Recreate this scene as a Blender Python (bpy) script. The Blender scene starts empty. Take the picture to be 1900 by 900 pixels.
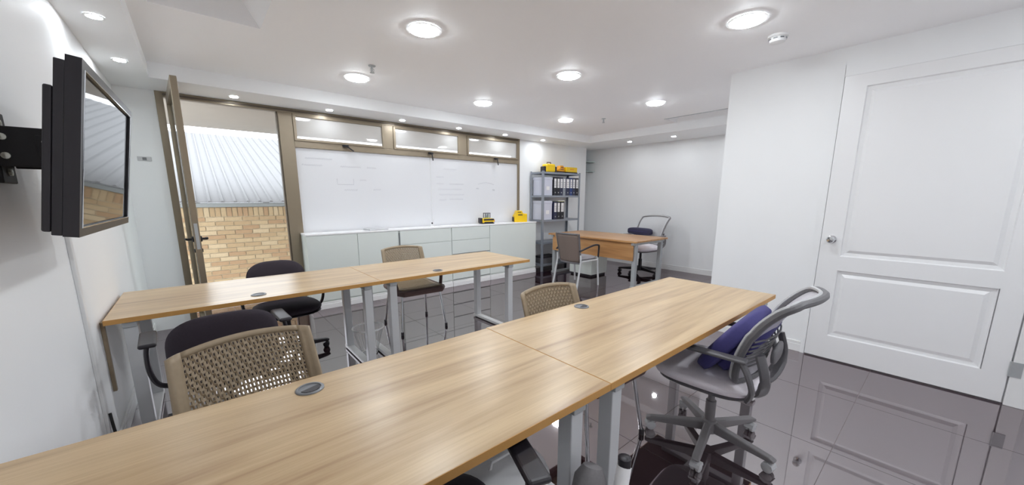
import bpy, math, random
from mathutils import Vector, Matrix
random.seed(7)
scene = bpy.context.scene
COL = scene.collection
R = math.radians

# ------------------------------------------------------------------ camera
cam_d = bpy.data.cameras.new('camera')
cam_d.sensor_width = 36.0
cam_d.lens = 685.18 / 1900 * 36.0
cam_d.shift_x = (950 - 948.8) / 1900
cam_d.shift_y = (491.3 - 450) / 1900
cam_d.clip_start = 0.02
cam = bpy.data.objects.new('camera', cam_d)
COL.objects.link(cam)
cam.location = (0, 0, 1.335)
cam.rotation_euler = (R(90 - 10.3), 0, R(-40.21))
scene.camera = cam

# ------------------------------------------------------------------ world, exposure
w = bpy.data.worlds.new('overcast_sky')
scene.world = w
w.use_nodes = True
bg = w.node_tree.nodes['Background']
bg.inputs[0].default_value = (0.86, 0.93, 1.0, 1)
bg.inputs[1].default_value = 5.0
scene.view_settings.view_transform = 'Standard'
scene.view_settings.look = 'None'
scene.view_settings.gamma = 1
scene.view_settings.use_curve_mapping = False
scene.view_settings.exposure = 0.33
LAMP_BIG = 82.0      # emission of the large ceiling downlights
LAMP_SMALL = 150.0    # emission of the small soffit spots
try:
    scene.cycles.use_denoising = True
    scene.cycles.max_bounces = 12
    scene.cycles.diffuse_bounces = 8
    scene.cycles.transparent_max_bounces = 16
    scene.cycles.caustics_reflective = True
    scene.cycles.blur_glossy = 0.3
    scene.cycles.caustics_refractive = False
    scene.cycles.sample_clamp_indirect = 12.0
except Exception:
    pass

# ------------------------------------------------------------------ materials
def lin(c):
    return tuple(((v / 255) / 12.92 if v / 255 <= 0.04045 else ((v / 255 + 0.055) / 1.055) ** 2.4) for v in c)

M = {}
def mat(name, rgb, rough=0.5, metal=0.0, spec=0.5, noise=0.0, nscale=20.0, bump=0.0, bscale=80.0, ior=None, emit=None, coat=0.0):
    m = bpy.data.materials.new(name); m.use_nodes = True
    nt = m.node_tree; b = nt.nodes['Principled BSDF']
    c = lin(rgb) + (1,)
    b.inputs['Base Color'].default_value = c
    b.inputs['Roughness'].default_value = rough
    b.inputs['Metallic'].default_value = metal
    b.inputs['Specular IOR Level'].default_value = spec
    if ior: b.inputs['IOR'].default_value = ior
    if coat: b.inputs['Coat Weight'].default_value = coat
    tc = nt.nodes.new('ShaderNodeTexCoord')
    if noise:
        n = nt.nodes.new('ShaderNodeTexNoise'); n.inputs['Scale'].default_value = nscale; n.inputs['Detail'].default_value = 4
        nt.links.new(tc.outputs['Object'], n.inputs['Vector'])
        mx = nt.nodes.new('ShaderNodeMix'); mx.data_type = 'RGBA'
        mx.inputs[6].default_value = tuple(v * (1 - noise) for v in c[:3]) + (1,)
        mx.inputs[7].default_value = tuple(min(1, v * (1 + noise)) for v in c[:3]) + (1,)
        nt.links.new(n.outputs['Fac'], mx.inputs[0]); nt.links.new(mx.outputs[2], b.inputs['Base Color'])
    if bump:
        n = nt.nodes.new('ShaderNodeTexNoise'); n.inputs['Scale'].default_value = bscale; n.inputs['Detail'].default_value = 3
        nt.links.new(tc.outputs['Object'], n.inputs['Vector'])
        bp = nt.nodes.new('ShaderNodeBump'); bp.inputs['Strength'].default_value = bump; bp.inputs['Distance'].default_value = 0.01
        nt.links.new(n.outputs['Fac'], bp.inputs['Height']); nt.links.new(bp.outputs['Normal'], b.inputs['Normal'])
    if emit:
        b.inputs['Emission Color'].default_value = (0.90, 0.955, 1.0, 1); b.inputs['Emission Strength'].default_value = emit
    M[name] = m
    return m

mat('wall_paint', (240, 241, 242), 0.55, noise=0.015, nscale=3, bump=0.03, bscale=60)
mat('ceiling_paint', (250, 250, 251), 0.6, noise=0.012, nscale=2, bump=0.02, bscale=50)
mat('trim_white', (236, 236, 236), 0.3, noise=0.01)
mat('door_white', (238, 238, 239), 0.28, noise=0.01, nscale=4)
mat('cabinet_white', (222, 228, 224), 0.25, noise=0.012, nscale=5)
mat('worktop_white', (246, 246, 247), 0.25, noise=0.01)
mat('aluminium_bronze', (140, 127, 108), 0.38, 0.35, noise=0.05, nscale=12)
mat('aluminium_bronze_dark', (92, 82, 70), 0.4, 0.35, noise=0.05, nscale=12)
mat('black_metal', (30, 27, 30), 0.6, 0.0, noise=0.1)
mat('black_plastic', (40, 36, 42), 0.42, noise=0.08, nscale=40)
mat('tv_plastic', (34, 30, 36), 0.35, noise=0.06, nscale=30)
mat('black_fabric', (47, 38, 48), 0.8, noise=0.2, nscale=120, bump=0.03, bscale=200)
mat('steel_white', (208, 210, 212), 0.35, 0.15, noise=0.02)
mat('steel_leg', (176, 179, 181), 0.4, 0.25, noise=0.03)
mat('chrome', (220, 222, 225), 0.12, 1.0, noise=0.02)
mat('taupe_plastic', (158, 141, 117), 0.5, noise=0.10, nscale=60, bump=0.05, bscale=150)
mat('brown_plastic', (98, 74, 70), 0.5, noise=0.08, nscale=60)
mat('grey_plastic', (105, 103, 106), 0.42, noise=0.06, nscale=50)
mat('base_grey', (128, 124, 126), 0.42, noise=0.05, nscale=50)
mat('light_grey_plastic', (196, 196, 198), 0.4, noise=0.04, nscale=50)
mat('seat_light', (247, 240, 246), 0.85, noise=0.05, nscale=200, bump=0.02, bscale=250)
mat('seat_grey', (150, 146, 150), 0.85, noise=0.08, nscale=200, bump=0.02, bscale=250)
mat('navy_fabric', (64, 60, 118), 0.75, noise=0.12, nscale=90, bump=0.03, bscale=200)
mat('navy_dark', (52, 50, 76), 0.75, noise=0.12, nscale=90, bump=0.03, bscale=200)
mat('grey_fabric', (125, 122, 124), 0.9, noise=0.12, nscale=150, bump=0.03, bscale=200)
mat('taupe_mesh', (120, 106, 98), 0.8, noise=0.1, nscale=150)
mat('shelf_steel', (150, 156, 166), 0.4, 0.4, noise=0.04)
mat('binder_navy', (46, 50, 78), 0.45, noise=0.08)
mat('binder_blue', (36, 62, 122), 0.45, noise=0.08)
mat('binder_black', (40, 40, 48), 0.45, noise=0.08)
mat('paper_white', (236, 236, 238), 0.7, noise=0.01)
mat('box_pale', (205, 208, 222), 0.5, noise=0.02)
mat('yellow_plastic', (242, 200, 20), 0.4, noise=0.03)
mat('orange_plastic', (236, 160, 30), 0.4, noise=0.04)
mat('yellow_green', (205, 205, 90), 0.5, noise=0.05)
mat('grommet_grey', (120, 122, 126), 0.35, 0.2, noise=0.05)
mat('grout', (150, 142, 142), 0.7, noise=0.08)
mat('plaster_beige', (176, 168, 158), 0.8, noise=0.05, nscale=3, bump=0.05)
mat('concrete', (150, 146, 140), 0.85, noise=0.1, nscale=4)
mat('mortar', (160, 146, 122), 0.9, noise=0.08, nscale=30)
mat('roof_metal', (120, 119, 119), 0.9, 0.0, spec=0.0, noise=0.04, nscale=6)
mat('gutter_grey', (126, 128, 126), 0.5, noise=0.03)
mat('leaf_dark', (58, 66, 58), 0.9, noise=0.3, nscale=12)
mat('bark', (88, 74, 60), 0.9, noise=0.2)
mat('bin_white', (250, 249, 250), 0.4, noise=0.02)
mat('cable_black', (28, 28, 30), 0.5, noise=0.05)
mat('ink_grey', (196, 196, 202), 0.7, noise=0.05)
mat('mount_bolt', (200, 200, 190), 0.3, 0.8, noise=0.03)
mat('glass_shelf', (190, 205, 200), 0.1, noise=0.02)

mat('lamp_glow', (255, 255, 255), 0.5, emit=LAMP_BIG, noise=0.001)
mat('spot_glow', (255, 255, 255), 0.5, emit=LAMP_SMALL, noise=0.001)

def floor_mat():
    m = mat('polished_tile', (34, 22, 26), 0.03, ior=4.6, spec=0.5)
    nt = m.node_tree; b = nt.nodes['Principled BSDF']
    tc = nt.nodes['Texture Coordinate']
    b.inputs['Specular Tint'].default_value = (1.0, 0.93, 0.95, 1)
    n = nt.nodes.new('ShaderNodeTexNoise'); n.inputs['Scale'].default_value = 6; n.inputs['Detail'].default_value = 8
    n2 = nt.nodes.new('ShaderNodeTexNoise'); n2.inputs['Scale'].default_value = 70; n2.inputs['Detail'].default_value = 2
    nt.links.new(tc.outputs['Object'], n.inputs['Vector']); nt.links.new(tc.outputs['Object'], n2.inputs['Vector'])
    r = nt.nodes.new('ShaderNodeValToRGB')
    r.color_ramp.elements[0].color = lin((30, 17, 22)) + (1,); r.color_ramp.elements[1].color = lin((50, 32, 38)) + (1,)
    nt.links.new(n.outputs['Fac'], r.inputs[0]); nt.links.new(r.outputs[0], b.inputs['Base Color'])
floor_mat()

def wood_mat(name, base, dark, light, along='x'):
    m = mat(name, base, 0.30, spec=0.5)
    nt = m.node_tree; b = nt.nodes['Principled BSDF']; tc = nt.nodes['Texture Coordinate']
    mp = nt.nodes.new('ShaderNodeMapping'); mp.inputs['Scale'].default_value = (0.9, 11, 11) if along == 'x' else (11, 0.9, 11)
    nt.links.new(tc.outputs['Object'], mp.inputs['Vector'])
    n = nt.nodes.new('ShaderNodeTexNoise'); n.inputs['Scale'].default_value = 1.1; n.inputs['Detail'].default_value = 7; n.inputs['Distortion'].default_value = 0.7
    nt.links.new(mp.outputs[0], n.inputs['Vector'])
    mp2 = nt.nodes.new('ShaderNodeMapping'); mp2.inputs['Scale'].default_value = (5, 150, 150) if along == 'x' else (150, 5, 150)
    nt.links.new(tc.outputs['Object'], mp2.inputs['Vector'])
    n2 = nt.nodes.new('ShaderNodeTexNoise'); n2.inputs['Scale'].default_value = 1.0; n2.inputs['Detail'].default_value = 4
    nt.links.new(mp2.outputs[0], n2.inputs['Vector'])
    r = nt.nodes.new('ShaderNodeValToRGB')
    e = r.color_ramp.elements
    e[0].position = 0.30; e[0].color = lin(dark) + (1,)
    e[1].position = 0.68; e[1].color = lin(light) + (1,)
    k = e.new(0.48); k.color = lin(base) + (1,)
    nt.links.new(n.outputs['Fac'], r.inputs[0])
    mx = nt.nodes.new('ShaderNodeMix'); mx.data_type = 'RGBA'; mx.blend_type = 'MULTIPLY'
    r2 = nt.nodes.new('ShaderNodeValToRGB'); r2.color_ramp.elements[0].position = 0.35; r2.color_ramp.elements[1].position = 0.6
    r2.color_ramp.elements[0].color = (0.90, 0.87, 0.85, 1); r2.color_ramp.elements[1].color = (1, 1, 1, 1)
    nt.links.new(n2.outputs['Fac'], r2.inputs[0])
    mx.inputs[0].default_value = 0.8
    nt.links.new(r.outputs[0], mx.inputs[6]); nt.links.new(r2.outputs[0], mx.inputs[7])
    nt.links.new(mx.outputs[2], b.inputs['Base Color'])
wood_mat('oak_laminate', (192, 165, 128), (166, 136, 103), (207, 181, 143))
wood_mat('oak_desk', (190, 142, 92), (164, 118, 74), (200, 154, 104), 'y')
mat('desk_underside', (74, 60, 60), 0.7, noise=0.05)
mat('oak_edge', (198, 148, 82), 0.45, noise=0.08, nscale=15)

def glass_mat(name, ior):
    m = bpy.data.materials.new(name); m.use_nodes = True; nt = m.node_tree
    for n in list(nt.nodes): nt.nodes.remove(n)
    o = nt.nodes.new('ShaderNodeOutputMaterial'); mx = nt.nodes.new('ShaderNodeMixShader')
    t = nt.nodes.new('ShaderNodeBsdfTransparent'); g = nt.nodes.new('ShaderNodeBsdfGlossy'); f = nt.nodes.new('ShaderNodeFresnel')
    t.inputs[0].default_value = (0.93, 0.96, 0.95, 1); g.inputs['Roughness'].default_value = 0.02; f.inputs[0].default_value = ior
    nt.links.new(f.outputs[0], mx.inputs[0]); nt.links.new(t.outputs[0], mx.inputs[1]); nt.links.new(g.outputs[0], mx.inputs[2])
    nt.links.new(mx.outputs[0], o.inputs[0]); M[name] = m
glass_mat('clear_glass', 1.4)
glass_mat('door_glass', 1.06)
def hazy_mat():
    m = bpy.data.materials.new('hazy_glass'); m.use_nodes = True; nt = m.node_tree
    for n in list(nt.nodes): nt.nodes.remove(n)
    o = nt.nodes.new('ShaderNodeOutputMaterial'); t = nt.nodes.new('ShaderNodeBsdfTransparent'); d = nt.nodes.new('ShaderNodeBsdfDiffuse'); tl = nt.nodes.new('ShaderNodeBsdfTranslucent')
    g = nt.nodes.new('ShaderNodeBsdfGlossy'); g.inputs['Roughness'].default_value = 0.03; f = nt.nodes.new('ShaderNodeFresnel'); f.inputs[0].default_value = 1.3
    d.inputs[0].default_value = (.95, .95, .95, 1); tl.inputs[0].default_value = (.97, .97, .97, 1)
    a = nt.nodes.new('ShaderNodeMixShader'); a.inputs[0].default_value = 0.35; b = nt.nodes.new('ShaderNodeMixShader'); b.inputs[0].default_value = 0.36; c = nt.nodes.new('ShaderNodeMixShader')
    nt.links.new(d.outputs[0], a.inputs[1]); nt.links.new(tl.outputs[0], a.inputs[2])
    nt.links.new(t.outputs[0], b.inputs[1]); nt.links.new(a.outputs[0], b.inputs[2])
    nt.links.new(f.outputs[0], c.inputs[0]); nt.links.new(b.outputs[0], c.inputs[1]); nt.links.new(g.outputs[0], c.inputs[2]); nt.links.new(c.outputs[0], o.inputs[0])
    M['hazy_glass'] = m
hazy_mat()

def frosted_mat():
    m = bpy.data.materials.new('frosted_panel'); m.use_nodes = True; nt = m.node_tree
    for n in list(nt.nodes): nt.nodes.remove(n)
    o = nt.nodes.new('ShaderNodeOutputMaterial')
    d = nt.nodes.new('ShaderNodeBsdfDiffuse'); t = nt.nodes.new('ShaderNodeBsdfTranslucent')
    g = nt.nodes.new('ShaderNodeBsdfGlossy'); f = nt.nodes.new('ShaderNodeFresnel')
    d.inputs[0].default_value = (0.94, 0.94, 0.96, 1); t.inputs[0].default_value = (0.94, 0.95, 0.98, 1)
    g.inputs['Roughness'].default_value = 0.25; f.inputs[0].default_value = 1.3
    a = nt.nodes.new('ShaderNodeMixShader'); a.inputs[0].default_value = 0.40
    b = nt.nodes.new('ShaderNodeMixShader')
    nt.links.new(d.outputs[0], a.inputs[1]); nt.links.new(t.outputs[0], a.inputs[2])
    nt.links.new(f.outputs[0], b.inputs[0]); nt.links.new(a.outputs[0], b.inputs[1]); nt.links.new(g.outputs[0], b.inputs[2])
    nt.links.new(b.outputs[0], o.inputs[0]); M['frosted_panel'] = m
frosted_mat()

def sheer_mat(name, rgb, alpha):
    m = bpy.data.materials.new(name); m.use_nodes = True; nt = m.node_tree
    for n in list(nt.nodes): nt.nodes.remove(n)
    o = nt.nodes.new('ShaderNodeOutputMaterial'); mx = nt.nodes.new('ShaderNodeMixShader')
    t = nt.nodes.new('ShaderNodeBsdfTransparent'); d = nt.nodes.new('ShaderNodeBsdfDiffuse')
    d.inputs[0].default_value = lin(rgb) + (1,)
    tc = nt.nodes.new('ShaderNodeTexCoord'); n = nt.nodes.new('ShaderNodeTexNoise'); n.inputs['Scale'].default_value = 300
    nt.links.new(tc.outputs['Object'], n.inputs['Vector'])
    mr = nt.nodes.new('ShaderNodeMapRange'); mr.inputs[3].default_value = alpha - 0.15; mr.inputs[4].default_value = alpha + 0.15
    nt.links.new(n.outputs['Fac'], mr.inputs[0]); nt.links.new(mr.outputs[0], mx.inputs[0])
    nt.links.new(t.outputs[0], mx.inputs[1]); nt.links.new(d.outputs[0], mx.inputs[2]); nt.links.new(mx.outputs[0], o.inputs[0])
    M[name] = m
sheer_mat('mesh_light', (205, 202, 208), 0.8)
sheer_mat('mesh_sheer', (205, 205, 208), 0.6)
mat('screen_glass', (12, 12, 14), 0.03, spec=0.5, ior=2.6, noise=0.02)

def brick_variants():
    for i, c in enumerate([(164, 142, 110), (156, 132, 100), (170, 150, 120), (150, 122, 92)]):
        mat('brick_clay_%d' % i, c, 0.9, noise=0.10, nscale=18, bump=0.2, bscale=60)
brick_variants()

# ------------------------------------------------------------------ geometry helpers
class MB:
    def __init__(s): s.v = []; s.f = []
    def add(s, vs, fs):
        o = len(s.v); s.v += [tuple(v) for v in vs]; s.f += [tuple(i + o for i in f) for f in fs]; return s
    def box(s, x0, x1, y0, y1, z0, z1, m=None):
        vs = [Vector(p) for p in ((x0, y0, z0), (x1, y0, z0), (x1, y1, z0), (x0, y1, z0), (x0, y0, z1), (x1, y0, z1), (x1, y1, z1), (x0, y1, z1))]
        if m is not None: vs = [m @ v for v in vs]
        return s.add(vs, [(0, 3, 2, 1), (4, 5, 6, 7), (0, 1, 5, 4), (1, 2, 6, 5), (2, 3, 7, 6), (3, 0, 4, 7)])
    def tube(s, pts, r, seg=10, closed=False, flat=None):
        P = [Vector(p) for p in pts]; n = len(P); rr = r if isinstance(r, (list, tuple)) else [r] * n
        rings = []; prev = None
        for i in range(n):
            if closed: t = P[(i + 1) % n] - P[i - 1]
            else: t = P[min(i + 1, n - 1)] - P[max(i - 1, 0)]
            t.normalize()
            if prev is None:
                a = Vector((0, 0, 1)) if abs(t.z) < 0.9 else Vector((1, 0, 0))
                prev = (a - t * a.dot(t)).normalized()
            else:
                prev = (prev - t * prev.dot(t)).normalized()
            b = t.cross(prev)
            fl = flat if flat else 1.0
            rings.append([P[i] + (prev * math.cos(2 * math.pi * k / seg) * fl + b * math.sin(2 * math.pi * k / seg)) * rr[i] for k in range(seg)])
        vs = [v for g in rings for v in g]; fs = []
        for i in range(n if closed else n - 1):
            j = (i + 1) % n
            for k in range(seg):
                l = (k + 1) % seg
                fs.append((i * seg + k, i * seg + l, j * seg + l, j * seg + k))
        if not closed:
            fs.append(tuple(range(seg - 1, -1, -1))); fs.append(tuple((n - 1) * seg + k for k in range(seg)))
        return s.add(vs, fs)
    def lathe(s, prof, c=(0, 0, 0), seg=24, m=None, cap=True):
        vs = []; fs = []
        n = len(prof)
        for (r, z) in prof:
            for k in range(seg):
                a = 2 * math.pi * k / seg
                v = Vector((r * math.cos(a), r * math.sin(a), z))
                if m is not None: v = m @ v
                vs.append(v + Vector(c))
        for i in range(n - 1):
            for k in range(seg):
                l = (k + 1) % seg
                fs.append((i * seg + k, i * seg + l, (i + 1) * seg + l, (i + 1) * seg + k))
        if cap:
            fs.append(tuple(range(seg - 1, -1, -1))); fs.append(tuple((n - 1) * seg + k for k in range(seg)))
        return s.add(vs, fs)
    def cushion(s, c, size, n=3.2, mexp=2.4, seg=36, rings=12, m=None):
        c = Vector(c); vs = []; fs = []
        def sp(a, e):
            q = math.cos(a); return math.copysign(abs(q) ** e, q)
        def ss(a, e):
            q = math.sin(a); return math.copysign(abs(q) ** e, q)
        for i in range(rings + 1):
            ph = -math.pi / 2 + math.pi * i / rings
            for k in range(seg):
                th = 2 * math.pi * k / seg
                v = Vector((size[0] / 2 * sp(ph, 2 / mexp) * sp(th, 2 / n), size[1] / 2 * sp(ph, 2 / mexp) * ss(th, 2 / n), size[2] / 2 * ss(ph, 2 / mexp)))
                if m is not None: v = m @ v
                vs.append(c + v)
        for i in range(rings):
            for k in range(seg):
                l = (k + 1) % seg
                fs.append((i * seg + k, i * seg + l, (i + 1) * seg + l, (i + 1) * seg + k))
        return s.add(vs, fs)
    def prism(s, poly, axis, a, b, m=None):
        # poly in the two other axes (cyclic order), extruded along axis from a to b
        def P(p, t):
            v = {'x': (t, p[0], p[1]), 'y': (p[0], t, p[1]), 'z': (p[0], p[1], t)}[axis]
            v = Vector(v); return m @ v if m is not None else v
        n = len(poly)
        vs = [P(p, a) for p in poly] + [P(p, b) for p in poly]
        fs = [tuple(range(n)), tuple(range(2 * n - 1, n - 1, -1))] + [(i, i + n, (i + 1) % n + n, (i + 1) % n) for i in range(n)]
        return s.add(vs, fs)
    def grid(s, fn, nu, nv):
        vs = [fn(i / nu, j / nv) for j in range(nv + 1) for i in range(nu + 1)]
        fs = [(j * (nu + 1) + i, j * (nu + 1) + i + 1, (j + 1) * (nu + 1) + i + 1, (j + 1) * (nu + 1) + i) for j in range(nv) for i in range(nu)]
        return s.add(vs, fs)
    def mesh(s, name, material, smooth=False):
        me = bpy.data.meshes.new(name); me.from_pydata(s.v, [], s.f); me.update()
        import bmesh
        bm = bmesh.new(); bm.from_mesh(me); bmesh.ops.recalc_face_normals(bm, faces=bm.faces); bm.to_mesh(me); bm.free()
        if smooth:
            me.polygons.foreach_set('use_smooth', [True] * len(me.polygons))
            try: me.set_sharp_from_angle(angle=R(40))
            except Exception: pass
        me.materials.append(M[material])
        return me
    def build(s, name, material, parent=None, smooth=False, bevel=0.0, solid=0.0, seg=2, kind=None, label=None):
        o = bpy.data.objects.new(name, s.mesh(name, material, smooth)); COL.objects.link(o)
        if parent is not None: o.parent = parent
        if solid:
            d = o.modifiers.new('thickness', 'SOLIDIFY'); d.thickness = solid; d.offset = 0
        if bevel:
            d = o.modifiers.new('bevel', 'BEVEL'); d.width = bevel; d.segments = seg; d.limit_method = 'ANGLE'; d.angle_limit = R(40)
        if kind: o['kind'] = kind
        if label: o['label'] = label
        return o

def inst(name, me, parent, loc=(0, 0, 0), rot=(0, 0, 0), bevel=0.0):
    o = bpy.data.objects.new(name, me); COL.objects.link(o); o.parent = parent
    o.location = loc; o.rotation_euler = rot
    if bevel:
        d = o.modifiers.new('bevel', 'BEVEL'); d.width = bevel; d.segments = 2; d.limit_method = 'ANGLE'
    return o
def tag(o, label, cat, group=None):
    o['label'] = label; o['category'] = cat
    if group: o['group'] = group
    return o
def thing(name, label, cat, loc=(0, 0, 0), rz=0.0, group=None, scale=None):
    o = bpy.data.objects.new(name, None); COL.objects.link(o); o.empty_display_size = 0.05
    o.location = loc; o.rotation_euler = (0, 0, rz)
    if scale: o.scale = scale
    return tag(o, label, cat, group)
def copy_tree(o, parent=None):
    c = o.copy(); COL.objects.link(c); c.parent = parent
    for ch in list(o.children): copy_tree(ch, c)
    return c
def struct(name, mb, material, **k):
    o = mb.build(name, material, **k)
    if k.get('parent') is None: o['kind'] = 'structure'
    return o
def sempty(name, loc=(0, 0, 0)):
    o = bpy.data.objects.new(name, None); COL.objects.link(o); o.location = loc; o['kind'] = 'structure'; return o
def bez(pts, n=8):
    # Catmull-Rom through points
    P = [Vector(p) for p in pts]; out = []
    for i in range(len(P) - 1):
        p0 = P[max(i - 1, 0)]; p1 = P[i]; p2 = P[i + 1]; p3 = P[min(i + 2, len(P) - 1)]
        for k in range(n):
            t = k / n
            out.append(0.5 * ((2 * p1) + (p2 - p0) * t + (2 * p0 - 5 * p1 + 4 * p2 - p3) * t * t + (3 * p1 - p0 - 3 * p2 + p3) * t ** 3))
    out.append(P[-1]); return out

# ------------------------------------------------------------------ room dimensions
XL, XR, XB = -0.455, 3.925, 6.675      # left wall, door wall, far wall
YS, YR, YW = -1.60, 1.49, 5.05         # wall behind camera, return wall, window wall
ZC, ZS = 2.461, 2.335                  # ceiling, soffit underside

# floor slab (grout) and tiles
fl = struct('floor', MB().box(XL - .15, XB + .15, YS - .15, 5.75, -0.12, -0.003), 'grout')
T = 0.74; gx0, gy0 = 0.965 - 3 * T, 0.985 - 5 * T
tile_meshes = {}
def tile_mesh(a, b):
    k = (round(a, 3), round(b, 3))
    if k not in tile_meshes: tile_meshes[k] = MB().box(0, a, 0, b, -0.010, 0.0).mesh('tile', 'polished_tile')
    return tile_meshes[k]
i = 0
while gx0 + i * T < XB:
    j = 0
    while gy0 + j * T < 5.6:
        x0, x1 = max(gx0 + i * T + .0015, XL), min(gx0 + (i + 1) * T - .0015, XB)
        y0, y1 = max(gy0 + j * T + .0015, YS), min(gy0 + (j + 1) * T - .0015, 5.6)
        if x1 - x0 > .02 and y1 - y0 > .02 and not (x0 > XR + .15 and y1 < YR - .16):
            inst('tile', tile_mesh(x1 - x0, y1 - y0), fl, (x0, y0, 0))
        j += 1
    i += 1

# ceiling with its two recesses
holes = [(-0.08, 0.475, 2.30, 3.20), (5.36, 5.75, 1.49, 2.89)]
xs = sorted({XL - .15, XB + .15, *[h[0] for h in holes], *[h[1] for h in holes]})
ys = sorted({YS - .15, 5.75, *[h[2] for h in holes], *[h[3] for h in holes]})
cb = MB()
for a in range(len(xs) - 1):
    for b in range(len(ys) - 1):
        cx, cy = (xs[a] + xs[a + 1]) / 2, (ys[b] + ys[b + 1]) / 2
        if not any(h[0] < cx < h[1] and h[2] < cy < h[3] for h in holes):
            cb.box(xs[a], xs[a + 1], ys[b], ys[b + 1], ZC, ZC + .02)
ceil = struct('ceiling', cb, 'ceiling_paint')
# recess shells (top plate + sides), the first with a sloping right-hand side
h = holes[0]; rb = MB()
rb.box(h[0] - .02, h[1] + .02, h[2] - .02, h[3] + .02, ZC + .34, ZC + .36)
rb.box(h[0] - .02, h[0], h[2], h[3], ZC + .02, ZC + .34); rb.box(h[0], h[1], h[3], h[3] + .02, ZC + .02, ZC + .34); rb.box(h[0], h[1], h[2] - .02, h[2], ZC + .02, ZC + .34)
rb.prism([(h[1], ZC + .0), (h[1] + .02, ZC + .02), (h[1] + .02, ZC + .34), (h[1] - .20, ZC + .34)], 'y', h[2], h[3])
rb.build('recess', 'ceiling_paint', ceil)
h = holes[1]; rb = MB()
rb.box(h[0] - .02, h[1] + .02, h[2] - .02, h[3] + .02, ZC + .16, ZC + .18)
rb.box(h[0] - .02, h[0], h[2], h[3], ZC + .02, ZC + .16); rb.box(h[1], h[1] + .02, h[2], h[3], ZC + .02, ZC + .16)
rb.box(h[0], h[1], h[3], h[3] + .02, ZC + .02, ZC + .16); rb.box(h[0], h[1], h[2] - .02, h[2], ZC + .02, ZC + .16)
rb.build('recess', 'ceiling_paint', ceil)
MB().box(h[0] - .012, h[0] + .004, h[2], h[3], ZC - .006, ZC + .03).build('recess_lip', 'steel_leg', ceil)

# soffits
struct('trim_1', MB().box(XL, -0.175, YS, YW, ZS, ZC), 'wall_paint')
struct('trim_2', MB().box(-0.175, 5.75, 4.53, YW, ZS, ZC), 'wall_paint')
struct('trim_3', MB().box(5.75, XB, YR, 5.60, ZS, ZC), 'wall_paint')

# walls
struct('wall_left', MB().box(XL - .15, XL, YS - .15, YW + .22, 0, ZC), 'wall_paint')
struct('wall_front', MB().box(XL, XR, YS - .15, YS, 0, ZC), 'wall_paint')
struct('wall_right', MB().box(XR, XR + .14, YS - .15, YR - .15, 0, ZC), 'wall_paint')
struct('wall_return', MB().box(XR, XB + .15, YR - .15, YR, 0, ZC), 'wall_paint')
struct('wall_back', MB().box(XB, XB + .15, YR, 5.75, 0, ZC), 'wall_paint')
ww = MB()
ww.box(XL, -0.175, YW, YW + .22, 0, ZC)
ww.box(-0.175, 4.445, YW, YW + .22, ZS, ZC)
ww.box(0.90, 4.445, YW + .052, YW + .22, 0, 0.86)
ww.box(4.445, 6.30, YW, YW + .22, 0, ZC)
ww.box(6.20, 6.30, YW + .22, 5.60, 0, ZC)
ww.box(6.20, XB, 5.60, 5.75, 0, ZC)
struct('wall_window', ww, 'wall_paint')
# baseboards
def board(name, x0, x1, y0, y1, h=.095):
    mb = MB().box(x0, x1, y0, y1, 0, h * .72)
    if x1 - x0 < y1 - y0:
        mb.box(x0 + (.004 if x0 > 3 else 0), x1 - (0 if x0 > 3 else .004), y0, y1, h * .72, h)
    else: mb.box(x0, x1, y0 + .004, y1, h * .72, h)
    return struct(name, mb, 'trim_white', bevel=.003)
board('baseboard_right', XR - .016, XR, 0.70, YR)
board('baseboard_back', XB - .016, XB, YR + .016, 5.6)
board('baseboard_left', XL, XL + .014, YS, YW - .016)
board('baseboard_window', 4.62, 6.30, YW - .016, YW)

# ------------------------------------------------------------------ window wall joinery
FY0, FY1 = YW - .02, YW + .05
win = sempty('window_1', (0, YW, 0))
def bar(name, x0, x1, z0, z1, y0=-.02, y1=.05, m='aluminium_bronze', parent=win, bevel=.003):
    return MB().box(x0, x1, y0, y1, z0, z1).build(name, m, parent, bevel=bevel)
bar('jamb', -0.175, -0.118, 0, ZS)
bar('head', -0.118, 4.445, 2.285, ZS)
MB().box(-.118, 4.40, -.028, -.02, 2.300, 2.318).build('head_bead', 'aluminium_bronze_dark', win)
bar('mullion', 0.822, 0.965, 0, 2.285)
bar('mullion_bead', 0.806, 0.822, 0, 2.285, -.012, .05, 'aluminium_bronze_dark')
bar('transom', 0.965, 4.40, 1.912, 1.985)
bar('mullion', 2.03, 2.155, 1.985, 2.285)
bar('mullion', 3.205, 3.345, 1.985, 2.285)
bar('jamb', 4.40, 4.445, 0.86, 2.285)
bar('sill', 0.965, 4.40, 0.86, 0.905)
for (a, b) in ((0.965, 2.03), (2.155, 3.205), (3.345, 4.40)):
    f = MB()
    s_ = .03
    f.box(a, a + s_, -.034, -.004, 1.985, 2.285); f.box(b - s_, b, -.034, -.004, 1.985, 2.285)
    f.box(a + s_, b - s_, -.034, -.004, 2.255, 2.285); f.box(a + s_, b - s_, -.034, -.004, 1.985, 2.012)
    fr = f.build('vent_sash', 'aluminium_bronze', win, bevel=.002)
    MB().box(a + s_, b - s_, -.016, -.010, 2.012, 2.255).build('pane', 'hazy_glass', fr)
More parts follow.
